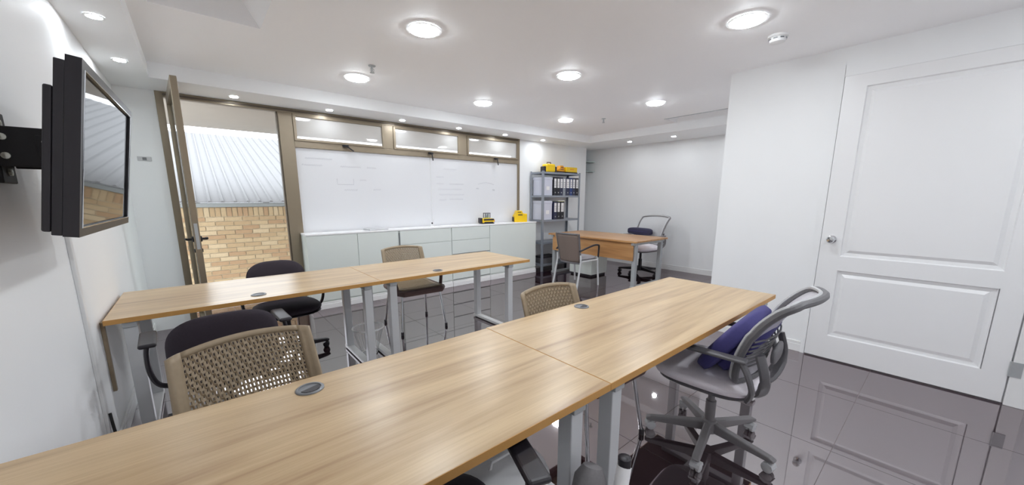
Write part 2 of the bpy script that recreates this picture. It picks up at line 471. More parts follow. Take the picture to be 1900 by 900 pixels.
for hx, tilt in ((1.52, 55), (2.70, 8), (3.90, 12)):
    k = MB().box(-.035, .035, -.062, -.034, -.014, .014)
    k.build
    hd = MB().box(-.035, .035, -.058, -.034, -.014, .014).box(-.018, .018, -.075, -.055, -.016, .010)
    ho = hd.build('handle', 'black_metal', win, bevel=.003); ho.location = (hx, 0, 1.968)
    m = Matrix.Rotation(R(tilt), 4, 'Y') if tilt > 20 else Matrix.Rotation(R(-tilt), 4, 'Y')
    lv = MB().box(-.007, .007, -.082, -.070, -.105, 0.0)
    lo = lv.build('lever', 'black_metal', ho, bevel=.002); lo.rotation_euler = (0, R(-tilt), 0)
# white writing panels below the transom
def writing(parent, rows):
    for (x, z, kind, wd) in rows:
        mb = MB()
        if kind == 'word':
            n = max(6, int(wd / .012)); pts = []
            for q in range(n + 1):
                pts.append((x + wd * q / n, -.0012, z + (.011 if q % 2 else -.009) * (0.5 + random.random() * .7)))
            mb.tube(pts, .0016, 4)
        elif kind == 'arc':
            pts = [(x + wd * q / 10, -.0012, z + .03 * math.sin(math.pi * q / 10)) for q in range(11)]
            mb.tube(pts, .0018, 4)
        elif kind == 'u':
            mb.tube([(x, -.0012, z + .07), (x, -.0012, z), (x + wd, -.0012, z), (x + wd, -.0012, z + .07)], .0016, 4)
        mb.build('marker_stroke', 'ink_grey', parent)
def panel(x0, x1, label):
    o = thing('writing_panel', label, 'whiteboard', (0, YW - .001, 0))
    MB().box(x0, x1, 0, .012, .905, 1.912).build('board', 'frosted_panel', o)
    return o
p1 = panel(.967, 2.703, 'wide white writing panel between the tall mullion and the thin white joint')
writing(p1, [(1.06, 1.80, 'word', .30), (1.02, 1.72, 'word', .22), (1.45, 1.72, 'word', .25), (1.78, 1.72, 'word', .12), (1.40, 1.50, 'u', .20), (1.68, 1.56, 'word', .08), (1.48, 1.43, 'word', .16), (1.85, 1.44, 'word', .1)])
p2 = panel(2.711, 4.399, 'white writing panel with a handwritten list above the yellow laser level')
writing(p2, [(2.93, 1.76, 'word', .22), (2.80, 1.64, 'word', .12), (2.80, 1.54, 'word', .12), (3.02, 1.54, 'word', .26), (2.82, 1.46, 'word', .42), (2.84, 1.38, 'word', .44), (2.84, 1.30, 'word', .12), (3.02, 1.31, 'word', .24), (3.56, 1.55, 'arc', .32), (3.52, 1.48, 'word', .05), (3.85, 1.46, 'word', .05)])
bar('joint_strip', 2.7035, 2.7105, .905, 1.912, -.006, .012, 'trim_white', bevel=0)

# glass door leaf swung into the room
hinge = Vector((-0.078, YW - .030, 0)); free = Vector((-0.018, 4.115, 0))
dv = free - hinge; Ld = dv.length; ang = math.atan2(dv.y, dv.x)
leaf = sempty('door_1', hinge); leaf.rotation_euler = (0, 0, ang)
DH = 2.285; t2 = .022
for (a, b, nm) in ((0, .075, 'stile'), (Ld - .085, Ld, 'stile')):
    MB().box(a, b, -t2, t2, .02, DH).build(nm, 'aluminium_bronze', leaf, bevel=.004)
MB().box(.075, Ld - .085, -t2, t2, DH - .08, DH).build('rail', 'aluminium_bronze', leaf, bevel=.003)
MB().box(.075, Ld - .085, -t2, t2, .02, .14).build('rail', 'aluminium_bronze', leaf, bevel=.003)
MB().box(.075, Ld - .085, -.004, .004, .14, DH - .08).build('pane', 'door_glass', leaf)
for sgn in (-1, 1):
    hb = MB().lathe([(.0, 0), (.024, 0), (.026, .006), (.02, .012), (.010, .014), (.010, .045), (0, .047)], (0, 0, 0), 16, Matrix.Rotation(R(-90 * sgn), 4, 'X'))
    ho = hb.build('handle', 'black_metal', leaf, True); ho.location = (Ld - .045, sgn * t2, .985)
    MB().tube([(0, sgn * .045, 0), (-.05, sgn * .05, 0), (-.125, sgn * .046, -.004)], [.010, .009, .007], 10).build('lever', 'black_metal', ho, True)
MB().box(Ld - .004, Ld + .002, -.012, .012, .90, 1.12).build('lock_plate', 'steel_leg', leaf)
MB().box(Ld - .065, Ld - .030, -t2 - .008, t2 + .008, .87, .90).build('lock_cylinder', 'black_metal', leaf, bevel=.003)
for z in (.3, 1.2, 2.1):
    MB().lathe([(.009, -.04), (.009, .04)], (0, .026, z), 10).build('hinge', 'aluminium_bronze_dark', leaf, True)

# ------------------------------------------------------------------ panelled door in the right wall
dr = sempty('door_2', (XR, 0, 0))
DY0, DY1, DZ = -0.376, 0.665, 2.24
def ypan(y0, y1, z0, z1):
    # recessed moulded frame ring + raised field
    mb = MB()
    g = .055
    def ring(i0, x_0, i1, x_1):
        a = [(x_0, y0 + i0, z0 + i0), (x_0, y1 - i0, z0 + i0), (x_0, y1 - i0, z1 - i0), (x_0, y0 + i0, z1 - i0)]
        b = [(x_1, y0 + i1, z0 + i1), (x_1, y1 - i1, z0 + i1), (x_1, y1 - i1, z1 - i1), (x_1, y0 + i1, z1 - i1)]
        mb.add(a + b, [(k, (k + 1) % 4, 4 + (k + 1) % 4, 4 + k) for k in range(4)])
    ring(0, -.030, .006, -.016); ring(.006, -.016, .030, -.012); ring(.030, -.012, .052, -.026)
    mb.add([(-.026, y0 + .052, z0 + .052), (-.026, y1 - .052, z0 + .052), (-.026, y1 - .052, z1 - .052), (-.026, y0 + .052, z1 - .052)], [(0, 1, 2, 3)])
    return mb
pans = [(-.268, .534, .872, 2.150), (-.262, .538, .205, .757)]
sl = MB()
dz0 = .012
# door slab front as frame bars around the two panels, plus a thin core
sl.box(-.012, 0, DY0, DY1, dz0, DZ)
sl.box(-.030, -.012, DY0, pans[0][0], dz0, DZ); sl.box(-.030, -.012, pans[0][1], DY1, dz0, DZ)
sl.box(-.030, -.012, pans[0][0], pans[0][1], pans[0][3], DZ); sl.box(-.030, -.012, pans[0][0], pans[0][1], pans[1][3], pans[0][2]); sl.box(-.030, -.012, pans[0][0], pans[0][1], dz0, pans[1][2])
sl.build('slab', 'door_white', dr)
for p in pans: ypan(*p).build('panel', 'door_white', dr)
kb = MB().lathe([(0, 0), (.031, 0), (.031, .006), (.014, .012), (.012, .035), (.024, .045), (.028, .058), (.022, .070), (0, .073)], (0, 0, 0), 24, Matrix.Rotation(R(-90), 4, 'Y'))
ko = kb.build('knob', 'chrome', dr, True); ko.location = (-.030, .598, 1.005)
fr = MB().box(-.040, 0, DY0 - .095, DY0 - .008, 0, DZ + .09)
fr.build('door_casing', 'trim_white', dr, bevel=.004)
MB().box(-.018, 0, DY0 - .008, DY1 + .008, DZ + .004, DZ + .09).build('door_casing', 'wall_paint', dr)
MB().box(-.018, 0, DY1 + .006, DY1 + .035, 0, DZ + .09).build('door_casing', 'wall_paint', dr)
for z in (.25, 1.9):
    hg = MB().lathe([(.008, -.05), (.008, .05)], (-.036, DY0 - .004, z), 10).box(-.043, -.040, DY0 - .05, DY0 - .006, z - .05, z + .05)
    hg.build('hinge', 'steel_leg', dr)

# ------------------------------------------------------------------ ceiling fittings
trim_me = MB().lathe([(.105, -.001), (.112, -.004), (.118, -.010), (.100, -.012), (.096, -.004), (.105, -.001)], seg=40, cap=False).mesh('trim_ring', 'trim_white', True)
glow_me = MB().lathe([(0.0, -.005), (.095, -.005), (.096, -.010), (.090, -.017), (.070, -.023), (.04, -.026), (0, -.027)], seg=40).mesh('diffuser', 'lamp_glow')
where = {(1.318, 3.84): 'near the window sprinkler', (2.80, 3.84): 'in the middle of the row nearest the windows', (4.31, 3.86): 'nearest the grey bookshelf', (1.325, 2.485): 'that looks largest, left of centre',
         (2.81, 2.49): 'in the middle of the ceiling', (4.38, 2.488): 'next to the long ceiling slot', (2.85, 1.02): 'beside the smoke detector', (1.32, 1.02): 'above the front desk seam', (1.32, -.62): 'added out of view behind the camera, left side, for more light', (2.85, -.62): 'added out of view behind the camera, door side, for more light'}  # the two behind the camera are unseen lamps added to brighten the room
for (x, y), tx in where.items():
    t = thing('ceiling_downlight', 'large round recessed ceiling light ' + tx, 'ceiling light', (x, y, ZC), group='large ceiling downlights')
    inst('trim_ring', trim_me, t); inst('diffuser', glow_me, t)
strim = MB().lathe([(.034, -.001), (.044, -.003), (.046, -.006), (.034, -.007), (.034, -.001)], seg=24, cap=False).mesh('trim_ring', 'trim_white', True)
sglow = MB().lathe([(0.0, -.003), (.033, -.003), (.033, -.0055), (0, -.0055)], seg=24).mesh('diffuser', 'spot_glow')
spots = [(-.31, 3.244, 'above the television, nearer the camera'), (-.302, 4.116, 'above the television, nearer the windows'), (.423, 4.82, 'above the open glass door'), (1.314, 4.82, 'above the leftmost vent window'),
         (2.201, 4.82, 'above the left part of the middle vent window'), (3.071, 4.82, 'above the right part of the middle vent window'), (3.952, 4.83, 'above the rightmost vent window'), (4.82, 4.84, 'above the grey bookshelf'),
         (6.15, 3.95, 'on the far wall, nearest the bookshelf'), (6.19, 3.152, 'on the far wall, second from the bookshelf'), (6.22, 2.30, 'on the far wall beside the white door wall')]
for x, y, tx in spots:
    t = thing('soffit_spotlight', 'small round soffit spotlight ' + tx, 'spotlight', (x, y, ZS), group='small soffit spotlights')
    inst('trim_ring', strim, t); inst('diffuser', sglow, t)
for x, y, tx in ((1.31, 3.425, 'by the left window light'), (4.658, 3.442, 'towards the bookshelf')):
    t = thing('sprinkler', 'small metal fire sprinkler head ' + tx, 'sprinkler', (x, y, ZC), group='sprinklers')
    MB().lathe([(.0, 0), (.032, 0), (.028, -.006), (0, -.008)], seg=20).build('escutcheon', 'steel_leg', t, True)
    MB().lathe([(.007, -.006), (.009, -.02), (.006, -.045)], seg=12).build('stem', 'steel_leg', t, True)
    MB().tube([(-.013, 0, -.02), (-.016, 0, -.04), (0, 0, -.056), (.016, 0, -.04), (.013, 0, -.02)], .0025, 6).build('frame', 'steel_leg', t, True)
    MB().lathe([(.0, -.055), (.020, -.055), (.020, -.058), (0, -.058)], seg=16).build('deflector', 'steel_leg', t)
t = thing('smoke_detector', 'white round smoke detector beside a ceiling light', 'smoke detector', (3.282, .964, ZC))
MB().lathe([(0, 0), (.062, 0), (.062, -.012), (.058, -.016), (0, -.016)], seg=32).build('base', 'trim_white', t, True)
MB().lathe([(.050, -.016), (.052, -.030), (.046, -.045), (.030, -.050), (0, -.051)], seg=32).build('cover', 'trim_white', t, True)
for k in range(8):
    a = k * math.pi / 4
    MB().box(.0505, .0535, -.012, .012, -.030, -.022, Matrix.Rotation(a, 4, 'Z')).build('vent_slot', 'grommet_grey', t)

# ------------------------------------------------------------------ outside
ex = thing('neighbour_house', 'pale brick neighbouring house with a white ribbed metal roof outside the glass door', 'building', (0, 8.0, 0))
wallb = MB().box(-3.5, 9.0, .012, .30, -1.0, 1.175).build('brick_wall', 'mortar', ex)
bl, bh, gap = .238, .064, .012
bme = [MB().box(0, bl, 0, .06, 0, bh).mesh('brick', 'brick_clay_%d' % i) for i in range(4)]
sme = [MB().box(0, bh, 0, .06, 0, .15).mesh('brick', 'brick_clay_%d' % i) for i in range(4)]
rest = MB()
z = 1.175 - .155; n_b = 0
x = -3.4
while x < 9:
    if -.5 < x < 2.2: inst('brick', random.choice(sme), wallb, (x, random.uniform(-.003, .003), z))
    else: rest.box(x, x + bh, 0, .06, z, z + .15)
    x += bh + gap
row = 0; z -= bh + gap
while z > -.95:
    x = -3.4 + (row % 2) * .125 + random.uniform(-.01, .01)
    while x < 8.8:
        if -.45 < x < 2.0 and z > -.45: inst('brick', random.choice(bme), wallb, (x, random.uniform(-.004, .004), z)); n_b += 1
        else: rest.box(x, x + bl, 0, .06, z, z + bh)
        x += bl + gap
    z -= bh + gap; row += 1
rest.build('brick_field', 'brick_clay_0', wallb, kind='stuff')
MB().box(-3.5, 9, -.10, .30, 1.178, 1.245).build('gutter', 'gutter_grey', ex, bevel=.01)
SL = math.atan(.30); RL = 6.5
for k in range(24):
    x0 = -3.5 + k * .52
    mb = MB()
    m = Matrix.Translation((x0, -.10, 1.25)) @ Matrix.Rotation(SL, 4, 'X')
    mb.box(0, .522, 0, RL, 0, .012, m)
    for q in (0.02, .19, .36):
        mb.prism([(q, .012), (q + .012, .034), (q + .04, .034), (q + .052, .012)], 'y', 0, RL, m)
    mb.build('roof_sheet', 'roof_metal', ex)
over = struct('trim_4', MB().box(-2.5, 8.5, YW + .22, 7.78, 2.42, 2.62), 'plaster_beige')

struct('ground_outside', MB().box(-8, 14, YW + .22, 30, -1.2, -.95), 'concrete')
for k, (tx, ty, sc, tl) in enumerate([(.0, 15.5, 1.0, 'leftmost distant tree showing above the ridge of the metal roof'), (1.9, 15.8, 1.05, 'middle distant tree showing above the ridge of the metal roof'), (4.0, 16.2, 1.05, 'rightmost distant tree showing above the ridge of the metal roof')]):
    t = thing('distant_tree', tl, 'tree', (tx, ty, -.95), group='trees beyond the roof')
    MB().tube([(0, 0, 0), (.05, 0, 1.5), (0, 0, 3.0)], [.14, .11, .07], 8).build('trunk', 'bark', t, True)
    cr = MB()
    for q in range(9):
        a = q * 2.4; cr.cushion((.45 * math.cos(a) * (q % 3) / 2, .4 * math.sin(a), 3.0 + .12 * (q % 4)), (.7, .7, .5), 2.2, 2.0, 12, 6)
    o = cr.build('crown', 'leaf_dark', t); t.scale = (sc, sc, sc)

# ------------------------------------------------------------------ desks
def grommet(parent, x, y, zt):
    g = MB().lathe([(.043, .0), (.043, .0025), (.040, .005), (.034, .005), (.033, .002), (.0, .002)], (x, y, zt), 28).build('cable_grommet', 'grommet_grey', parent, True)
    MB().prism([(.030 * math.cos(a * math.pi / 8) , .030 * math.sin(a * math.pi / 8)) for a in range(0, 9)], 'z', .002, .0045, Matrix.Translation((x, y, zt)) @ Matrix.Rotation(R(200), 4, 'Z')).build('cable_slot', 'black_plastic', g)
def desk(label, x0, x1, y0, y1, zt, legs, groms, group, th=.026, foot=True):
    cx, cy = (x0 + x1) / 2, (y0 + y1) / 2
    t = thing('desk', label, 'desk', (cx, cy, 0), group=group)
    X0, X1, Y0, Y1 = x0 - cx, x1 - cx, y0 - cy, y1 - cy
    top = MB().box(X0 + .002, X1 - .002, Y0 + .002, Y1 - .002, zt - th, zt).build('tabletop', 'oak_laminate', t)
    e = MB().box(X0, X1, Y0, Y0 + .002, zt - th, zt - .0005).box(X0, X1, Y1 - .002, Y1, zt - th, zt - .0005)
    e.box(X0, X0 + .002, Y0 + .002, Y1 - .002, zt - th, zt - .0005).box(X1 - .002, X1, Y0 + .002, Y1 - .002, zt - th, zt - .0005)
    e.build('edge_band', 'oak_edge', top)
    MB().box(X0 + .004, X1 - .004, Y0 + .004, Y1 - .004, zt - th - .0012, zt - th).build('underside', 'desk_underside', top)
    lw = .058
    yf, yb = Y0 + .022, Y1 - .20
    for lx in legs:
        a = lx - cx
        for yy in (yf, yb):
            MB().box(a - lw / 2, a + lw / 2, yy, yy + lw, .035, zt - th - .031).build('leg', 'steel_white', t, bevel=.004)
        MB().box(a - lw / 2, a + lw / 2, Y0 + .012, yb + lw + .02, zt - th - .031, zt - th - .0012).build('crossbar', 'steel_leg', t, bevel=.003)
        MB().box(a - lw / 2, a + lw / 2, yf - .012, yb + lw + .015, .008, .035).build('foot_bar', 'trim_white', t, bevel=.004)
        for yy in (yf, yb + lw - .03):
            MB().lathe([(.012, 0), (.012, .008)], (a, yy + .015, 0), 10).build('glide', 'black_plastic', t)
    MB().box(legs[0] - cx + lw / 2, legs[-1] - cx - lw / 2, (Y0 + Y1) / 2 - .02, (Y0 + Y1) / 2 + .02, zt - th - .031, zt - th).build('rail', 'steel_leg', t)
    for gx, gy in groms: grommet(t, gx - cx, gy - cy, zt)
    return t
ZT = .711; SEAM = 1.0135
dk1 = desk('long oak-topped desk nearest the camera, running to the television wall', XL + .022, SEAM - .0008, .671, 1.383, ZT, (-.25, .867), [(.22, 1.294)], 'oak desks')
dk2 = desk('front oak-topped desk reaching towards the white panelled door', SEAM + .0008, 2.833, .671, 1.390, ZT, (1.089, 2.70), [(1.649, 1.318)], 'oak desks')
dk3 = desk('second-row oak desk touching the television wall, with the dark chair pushed against it', XL + .022, SEAM - .0008, 2.735, 3.51, ZT, (-.34, .920), [(.249, 2.85)], 'oak desks')
dk4 = desk('second-row oak desk in front of the white cabinets, right half', SEAM + .0008, 2.56, 2.735, 3.51, ZT, (1.115, 2.32), [(1.546, 2.822)], 'oak desks')

# manager's desk at the far wall
t = thing('office_desk', 'separate oak desk with a wooden modesty panel near the bookshelf', 'desk', (5.20, 3.72, 0))
zt = .715
MB().box(-.455, .455, -.87, .87, zt - .025, zt).build('tabletop', 'oak_desk', t, bevel=.002)
MB().box(-.415, -.397, -.80, .80, .42, zt - .025).build('modesty_panel', 'oak_desk', t, bevel=.002)
for yy in (-.83, .83 - .06):
    for xx in (-.36, .36):
        MB().box(xx - .03, xx + .03, yy, yy + .06, .035, zt - .065).build('leg', 'steel_leg', t, bevel=.004)
    MB().box(-.43, .43, yy, yy + .06, zt - .065, zt - .025).build('crossbar', 'steel_leg', t, bevel=.003)
    MB().box(-.41, .41, yy, yy + .06, .0, .035).build('foot_bar', 'steel_leg', t, bevel=.004)
t = thing('pedestal', 'white drawer pedestal under the separate oak desk', 'drawer unit', (5.22, 4.06, 0))
MB().box(-.215, .215, -.24, .24, .035, .40).build('body', 'cabinet_white', t, bevel=.004)
MB().box(-.20, .20, -.22, .22, 0, .035).build('plinth', 'black_plastic', t)
for z0, z1 in ((.045, .155), (.162, .275), (.282, .395)):
    d = MB().box(.215, .231, -.235, .235, z0, z1).build('drawer', 'cabinet_white', t, bevel=.003)
    MB().tube([(.231, -.06, z1 - .03), (.25, -.06, z1 - .03), (.25, .06, z1 - .03), (.231, .06, z1 - .03)], .004, 8).build('handle', 'steel_leg', d)

# ------------------------------------------------------------------ low cabinets under the windows
CY, CZ = 4.765, .897
def cabinet(label, x0, x1, fronts, group='low white cabinets'):
    t = thing('low_cabinet', label, 'cabinet', ((x0 + x1) / 2, CY, 0), group=group); c = (x0 + x1) / 2
    MB().box(x0 - c + .001, x1 - c - .001, .018, .268, .085, CZ).build('body', 'cabinet_white', t, bevel=.002)
    MB().box(x0 - c + .001, x1 - c - .001, -.012, .26, 0, .06).build('plinth', 'trim_white', t, bevel=.003)
    MB().box(x0 - c + .001, x1 - c - .001, -.004, .26, .06, .085).build('plinth_moulding', 'trim_white', t, bevel=.003)
    for (a, b, z0, z1, nm) in fronts:
        o = MB().box(a - c + .002, b - c - .002, 0, .017, z0 + .002, z1 - .002).build(nm, 'cabinet_white', t, bevel=.0025)
        if nm == 'drawer' and b - a < .75 and z0 < .6:
            MB().box(a - c + .004, b - c - .004, -.004, 0, z0 + .002, z0 + .008).build('finger_pull', 'grommet_grey', o)
    return t
cabinet('low white cabinet with two doors at the left end, next to the tall mullion', .93, 2.042, [(.93, 1.506, .10, CZ, 'door'), (1.506, 2.042, .10, CZ, 'door')])
cb2 = cabinet('low white cabinet with wide drawers behind the brown woven chair', 2.046, 2.863, [(2.060, 2.863, .70, CZ, 'drawer'), (2.060, 2.863, .40, .70, 'drawer'), (2.060, 2.863, .10, .40, 'drawer')])
MB().box(2.046 - 2.4545 - .001, 2.046 - 2.4545 + .008, -.010, .0, .70, .87).build('edge_handle', 'grommet_grey', cb2)
cabinet('low white drawer cabinet below the yellow laser level', 2.867, 3.572, [(2.867, 3.572, .70, CZ, 'drawer'), (2.867, 3.572, .49, .70, 'drawer'), (2.867, 3.572, .29, .49, 'drawer'), (2.867, 3.572, .10, .29, 'drawer')])
cabinet('plain low white cabinet at the bookshelf end under the yellow box', 3.576, 4.605, [(3.576, 4.605, .10, CZ, 'door')])
o = MB().box(.925, 4.612, CY - .006, YW - .022, CZ, CZ + .020).build('cabinet_worktop', 'worktop_white', bevel=.003)
tag(o, 'long white worktop over the low cabinets beneath the windows', 'worktop')
CT = CZ + .020

# ------------------------------------------------------------------ things on the cabinets
t = thing('notebook', 'thin grey notebook lying on the white worktop', 'notebook', (1.80, 4.92, CT), R(8))
MB().box(-.13, .13, -.09, .09, .001, .004).build('cover', 'grommet_grey', t); MB().box(-.127, .127, -.087, .087, .004, .015).build('pages', 'paper_white', t)
MB().box(-.13, .13, -.09, .09, .015, .018).build('cover', 'light_grey_plastic', t)
t = thing('pen_stand', 'small white holder with two pens in a V', 'pen holder', (2.62, 4.90, CT))
MB().lathe([(0, 0), (.03, 0), (.032, .004), (.012, .010), (.011, .045), (0, .045)], seg=20).build('holder', 'trim_white', t, True)
MB().tube([(.004, 0, .02), (.035, .0, .12)], .005, 8).build('pen', 'paper_white', t); MB().tube([(-.004, 0, .02), (-.035, 0, .12)], .005, 8).build('pen', 'paper_white', t)
MB().lathe([(.013, .040), (.013, .060)], seg=12).build('collar', 'black_plastic', t)
t = thing('paper_sheet', 'loose white sheet lying beside the pen holder', 'paper', (2.86, 4.86, CT + .001), R(6))
MB().box(-.14, .14, -.06, .06, 0, .004).build('sheet', 'paper_white', t)
# rotary laser level, yellow and black
t = thing('laser_level', 'yellow and black rotary laser level with a glass head', 'laser level', (3.62, 4.905, CT), R(-10))
MB().box(-.105, .105, -.065, .065, .012, .085).build('body', 'yellow_plastic', t, bevel=.022, seg=3)
MB().box(-.085, .100, -.069, -.060, .052, .080).build('black_band', 'black_plastic', t, bevel=.004)
MB().box(-.075, .085, -.070, -.060, .010, .032).build('black_band', 'black_plastic', t, bevel=.004)
MB().box(-.120, .115, -.055, .055, .0, .018).build('foot', 'black_plastic', t, bevel=.008)
MB().box(-.135, -.100, -.05, .05, .012, .095).build('battery_cap', 'black_plastic', t, bevel=.008)
MB().box(.100, .128, -.04, .04, .025, .065).build('end_cap', 'orange_plastic', t, bevel=.008)
MB().lathe([(.052, .085), (.056, .090), (.046, .098)], seg=24).build('collar', 'yellow_green', t, True)
hd = MB()
for sx in (-1, 1):
    for sy in (-1, 1): hd.box(sx * .042 - .005, sx * .042 + .005, sy * .032 - .005, sy * .032 + .005, .095, .165)
hd.build('head_frame', 'grey_plastic', t)
MB().box(-.050, .050, -.040, .040, .163, .176).build('head_cap', 'grey_plastic', t, bevel=.004)
MB().lathe([(.022, .096), (.024, .120), (.014, .155)], seg=16).build('prism', 'chrome', t, True)
MB().box(-.036, .036, -.034, -.032, .098, .163).build('head_glass', 'clear_glass', t)
# yellow box with stepped top and grip slots
def yellow_box(t, s=1.0):
    MB().prism([(-.095 * s, .0), (.105 * s, 0), (.105 * s, .125 * s), (.045 * s, .125 * s), (.020 * s, .170 * s), (-.055 * s, .170 * s), (-.075 * s, .120 * s), (-.095 * s, .090 * s)], 'y', -.06 * s, .06 * s).build('body', 'yellow_plastic', t, bevel=.008)
    MB().box(-.040 * s, .030 * s, -.0625 * s, -.058 * s, .100 * s, .114 * s).build('grip_slot', 'black_plastic', t)
    MB().box(-.045 * s, .008 * s, -.0625 * s, -.058 * s, .142 * s, .152 * s).build('grip_slot', 'black_plastic', t)
    MB().box(-.110 * s, -.094 * s, -.035 * s, .035 * s, .008, .075 * s).build('latch', 'black_plastic', t, bevel=.003)
t = thing('instrument_case', 'yellow plastic case with stepped top on the end of the white worktop', 'case', (4.33, 4.90, CT), R(-25)); yellow_box(t, 1.15)

# ------------------------------------------------------------------ steel bookshelf
SX0, SX1, SY0, SY1 = 4.70, 5.71, 4.70, 5.025
t = thing('bookshelf', 'grey steel shelving unit with five shelves against the wall', 'bookshelf', ((SX0 + SX1) / 2, (SY0 + SY1) / 2, 0)); c = t.location
hx, hy = (SX1 - SX0) / 2, (SY1 - SY0) / 2
for sx in (-1, 1):
    for sy in (-1, 1):
        m = MB(); x, y = sx * hx, sy * hy
        m.box(min(x, x - sx * .035), max(x, x - sx * .035), min(y, y - sy * .003), max(y, y - sy * .003), 0, 1.80)
        m.box(min(x, x - sx * .003), max(x, x - sx * .003), min(y - sy * .003, y - sy * .035), max(y - sy * .003, y - sy * .035), 0, 1.80)
        m.build('post', 'shelf_steel', t)
SHZ = [.13, .535, .94, 1.375, 1.785]
for z in SHZ:
    m = MB().box(-hx + .004, hx - .004, -hy + .004, hy - .004, z - .004, z)
    m.box(-hx + .004, hx - .004, -hy + .004, -hy + .007, z - .034, z - .004).box(-hx + .004, hx - .004, hy - .007, hy - .004, z - .034, z - .004)
    m.box(-hx + .004, -hx + .007, -hy + .007, hy - .007, z - .034, z - .004).box(hx - .007, hx - .004, -hy + .007, hy - .007, z - .034, z - .004)
    m.build('shelf', 'shelf_steel', t)
def binder(x, z, wd, h, colour, label, lab='tall', lean=0):
    t = thing('ring_binder', label, 'binder', (x, SY0 + .015, z), group='ring binders on the bookshelf')
    MB().box(-wd / 2, wd / 2, 0, .004, 0, h).box(-wd / 2, -wd / 2 + .003, .004, .275, 0, h).box(wd / 2 - .003, wd / 2, .004, .275, 0, h).build('cover', colour, t)
    MB().box(-wd / 2 + .006, wd / 2 - .006, .02, .265, .008, h - .012).build('pages', 'paper_white', t)
    MB().box(-wd * .36, wd * .36, -.002, 0, h * .42, h * .92).build('spine_label', 'paper_white', t)
    for q in range(3):
        MB().box(-wd * .26, wd * .26, -.0028, -.002, h * (.52 + .1 * q), h * (.52 + .1 * q) + .006).build('print_line', 'grommet_grey', t)
    MB().lathe([(.010, 0), (.012, .002), (.007, .003)], (0, 0, 0), 12, Matrix.Translation((0, -.0005, h * .16)) @ Matrix.Rotation(R(90), 4, 'X')).build('finger_ring', 'steel_leg', t)
    return t
bx = [(5.03, .075, 'binder_black', 'black ring binder first from the left on the upper binder shelf'), (5.115, .075, 'binder_black', 'black ring binder second from the left on the upper binder shelf'),
      (5.195, .078, 'binder_navy', 'dark ring binder third from the left on the upper binder shelf'), (5.275, .07, 'shelf_steel', 'grey ring binder before the pair in navy and blue'),
      (5.372, .11, 'binder_navy', 'wide navy ring binder with a broad white label'), (5.465, .07, 'binder_blue', 'bright blue ring binder on the upper binder shelf'),
      (5.545, .08, 'binder_navy', 'navy ring binder just right of the bright blue one'), (5.637, .08, 'binder_black', 'dark ring binder at the right end of the upper binder shelf')]
for x, wd, cl, lb in bx: binder(x, SHZ[3], wd, .325, cl, lb)
for x, wd, cl, lb in [(5.045, .08, 'binder_navy', 'leftmost ring binder on the lower binder shelf'), (5.135, .08, 'binder_black', 'black ring binder in the middle of the lower binder shelf'), (5.235, .095, 'binder_black', 'right ring binder on the lower binder shelf, under a yellow folder')]:
    binder(x, SHZ[2], wd, .325, cl, lb)
t = thing('paper_folder', 'yellow-green folder lying on top of the lower binders', 'folder', (5.22, SY0 + .12, SHZ[2] + .326))
MB().box(-.09, .09, -.10, .10, 0, .004).build('flap', 'yellow_green', t); MB().box(-.088, .088, -.098, .098, .004, .016).build('papers', 'paper_white', t)
for z, h_, lb in ((SHZ[3], .32, 'pale storage box on the upper shelf left of the binders'), (SHZ[2], .34, 'pale storage box on the lower binder shelf, left end')):
    t = thing('storage_box', lb, 'box', (4.86, SY0 + .165, z))
    MB().box(-.115, .115, -.13, .13, 0, h_ * .86).build('body', 'box_pale', t, bevel=.004)
    MB().box(-.119, .119, -.134, .134, h_ * .86, h_).build('lid', 'box_pale', t, bevel=.004)
    MB().box(-.04, .04, -.132, -.13, h_ * .3, h_ * .5).build('label_card', 'paper_white', t)
t = thing('shoe_box', 'low dark carton on the bottom shelf of the bookshelf', 'box', (4.98, SY0 + .17, SHZ[0]))
MB().box(-.2, .2, -.12, .12, 0, .10).build('body', 'grey_plastic', t, bevel=.003); MB().box(-.204, .204, -.124, .124, .10, .13).build('lid', 'black_plastic', t, bevel=.003)
ZTOP = SHZ[4]
t = thing('instrument_case', 'rounded yellow case with black ends and a handle, left on top of the bookshelf', 'case', (4.99, SY0 + .15, ZTOP), R(-8))
MB().box(-.105, .105, -.075, .075, .005, .150).build('body', 'yellow_plastic', t, bevel=.03, seg=4)
for s_ in (-1, 1): MB().box(s_ * .125 - .022, s_ * .125 + .022, -.06, .06, 0, .105).build('end_cap', 'black_plastic', t, bevel=.012)
MB().tube([(-.045, 0, .148), (-.04, 0, .178), (.04, 0, .178), (.045, 0, .148)], .009, 8).build('handle', 'brown_plastic', t, True)
t = thing('total_station', 'orange and yellow survey instrument standing on top of the bookshelf', 'instrument', (5.28, SY0 + .14, ZTOP), R(-5))
MB().prism([(-.085, .03), (.07, .03), (.07, .09), (.04, .135), (-.03, .135), (-.055, .08), (-.085, .065)], 'y', -.05, .05).build('body', 'orange_plastic', t, bevel=.008)
MB().box(-.09, .085, -.05, .05, 0, .028).build('foot', 'black_plastic', t, bevel=.006)
MB().box(-.03, .045, -.053, -.049, .060, .074).build('stripe', 'brown_plastic', t); MB().box(-.022, .04, -.053, -.049, .095, .108).build('stripe', 'brown_plastic', t)
MB().lathe([(.02, 0), (.024, .02), (.02, .05)], (0, 0, 0), 16, Matrix.Translation((-.085, 0, .05)) @ Matrix.Rotation(R(-90), 4, 'Y')).build('lens', 'yellow_plastic', t, True)
t = thing('instrument_case', 'long flat yellow case on a black base, right end of the bookshelf top', 'case', (5.535, SY0 + .15, ZTOP))
MB().box(-.155, .155, -.085, .085, .022, .115).build('body', 'yellow_plastic', t, bevel=.010, seg=3)
MB().box(-.165, .160, -.088, .088, 0, .024).build('base', 'black_plastic', t, bevel=.005)
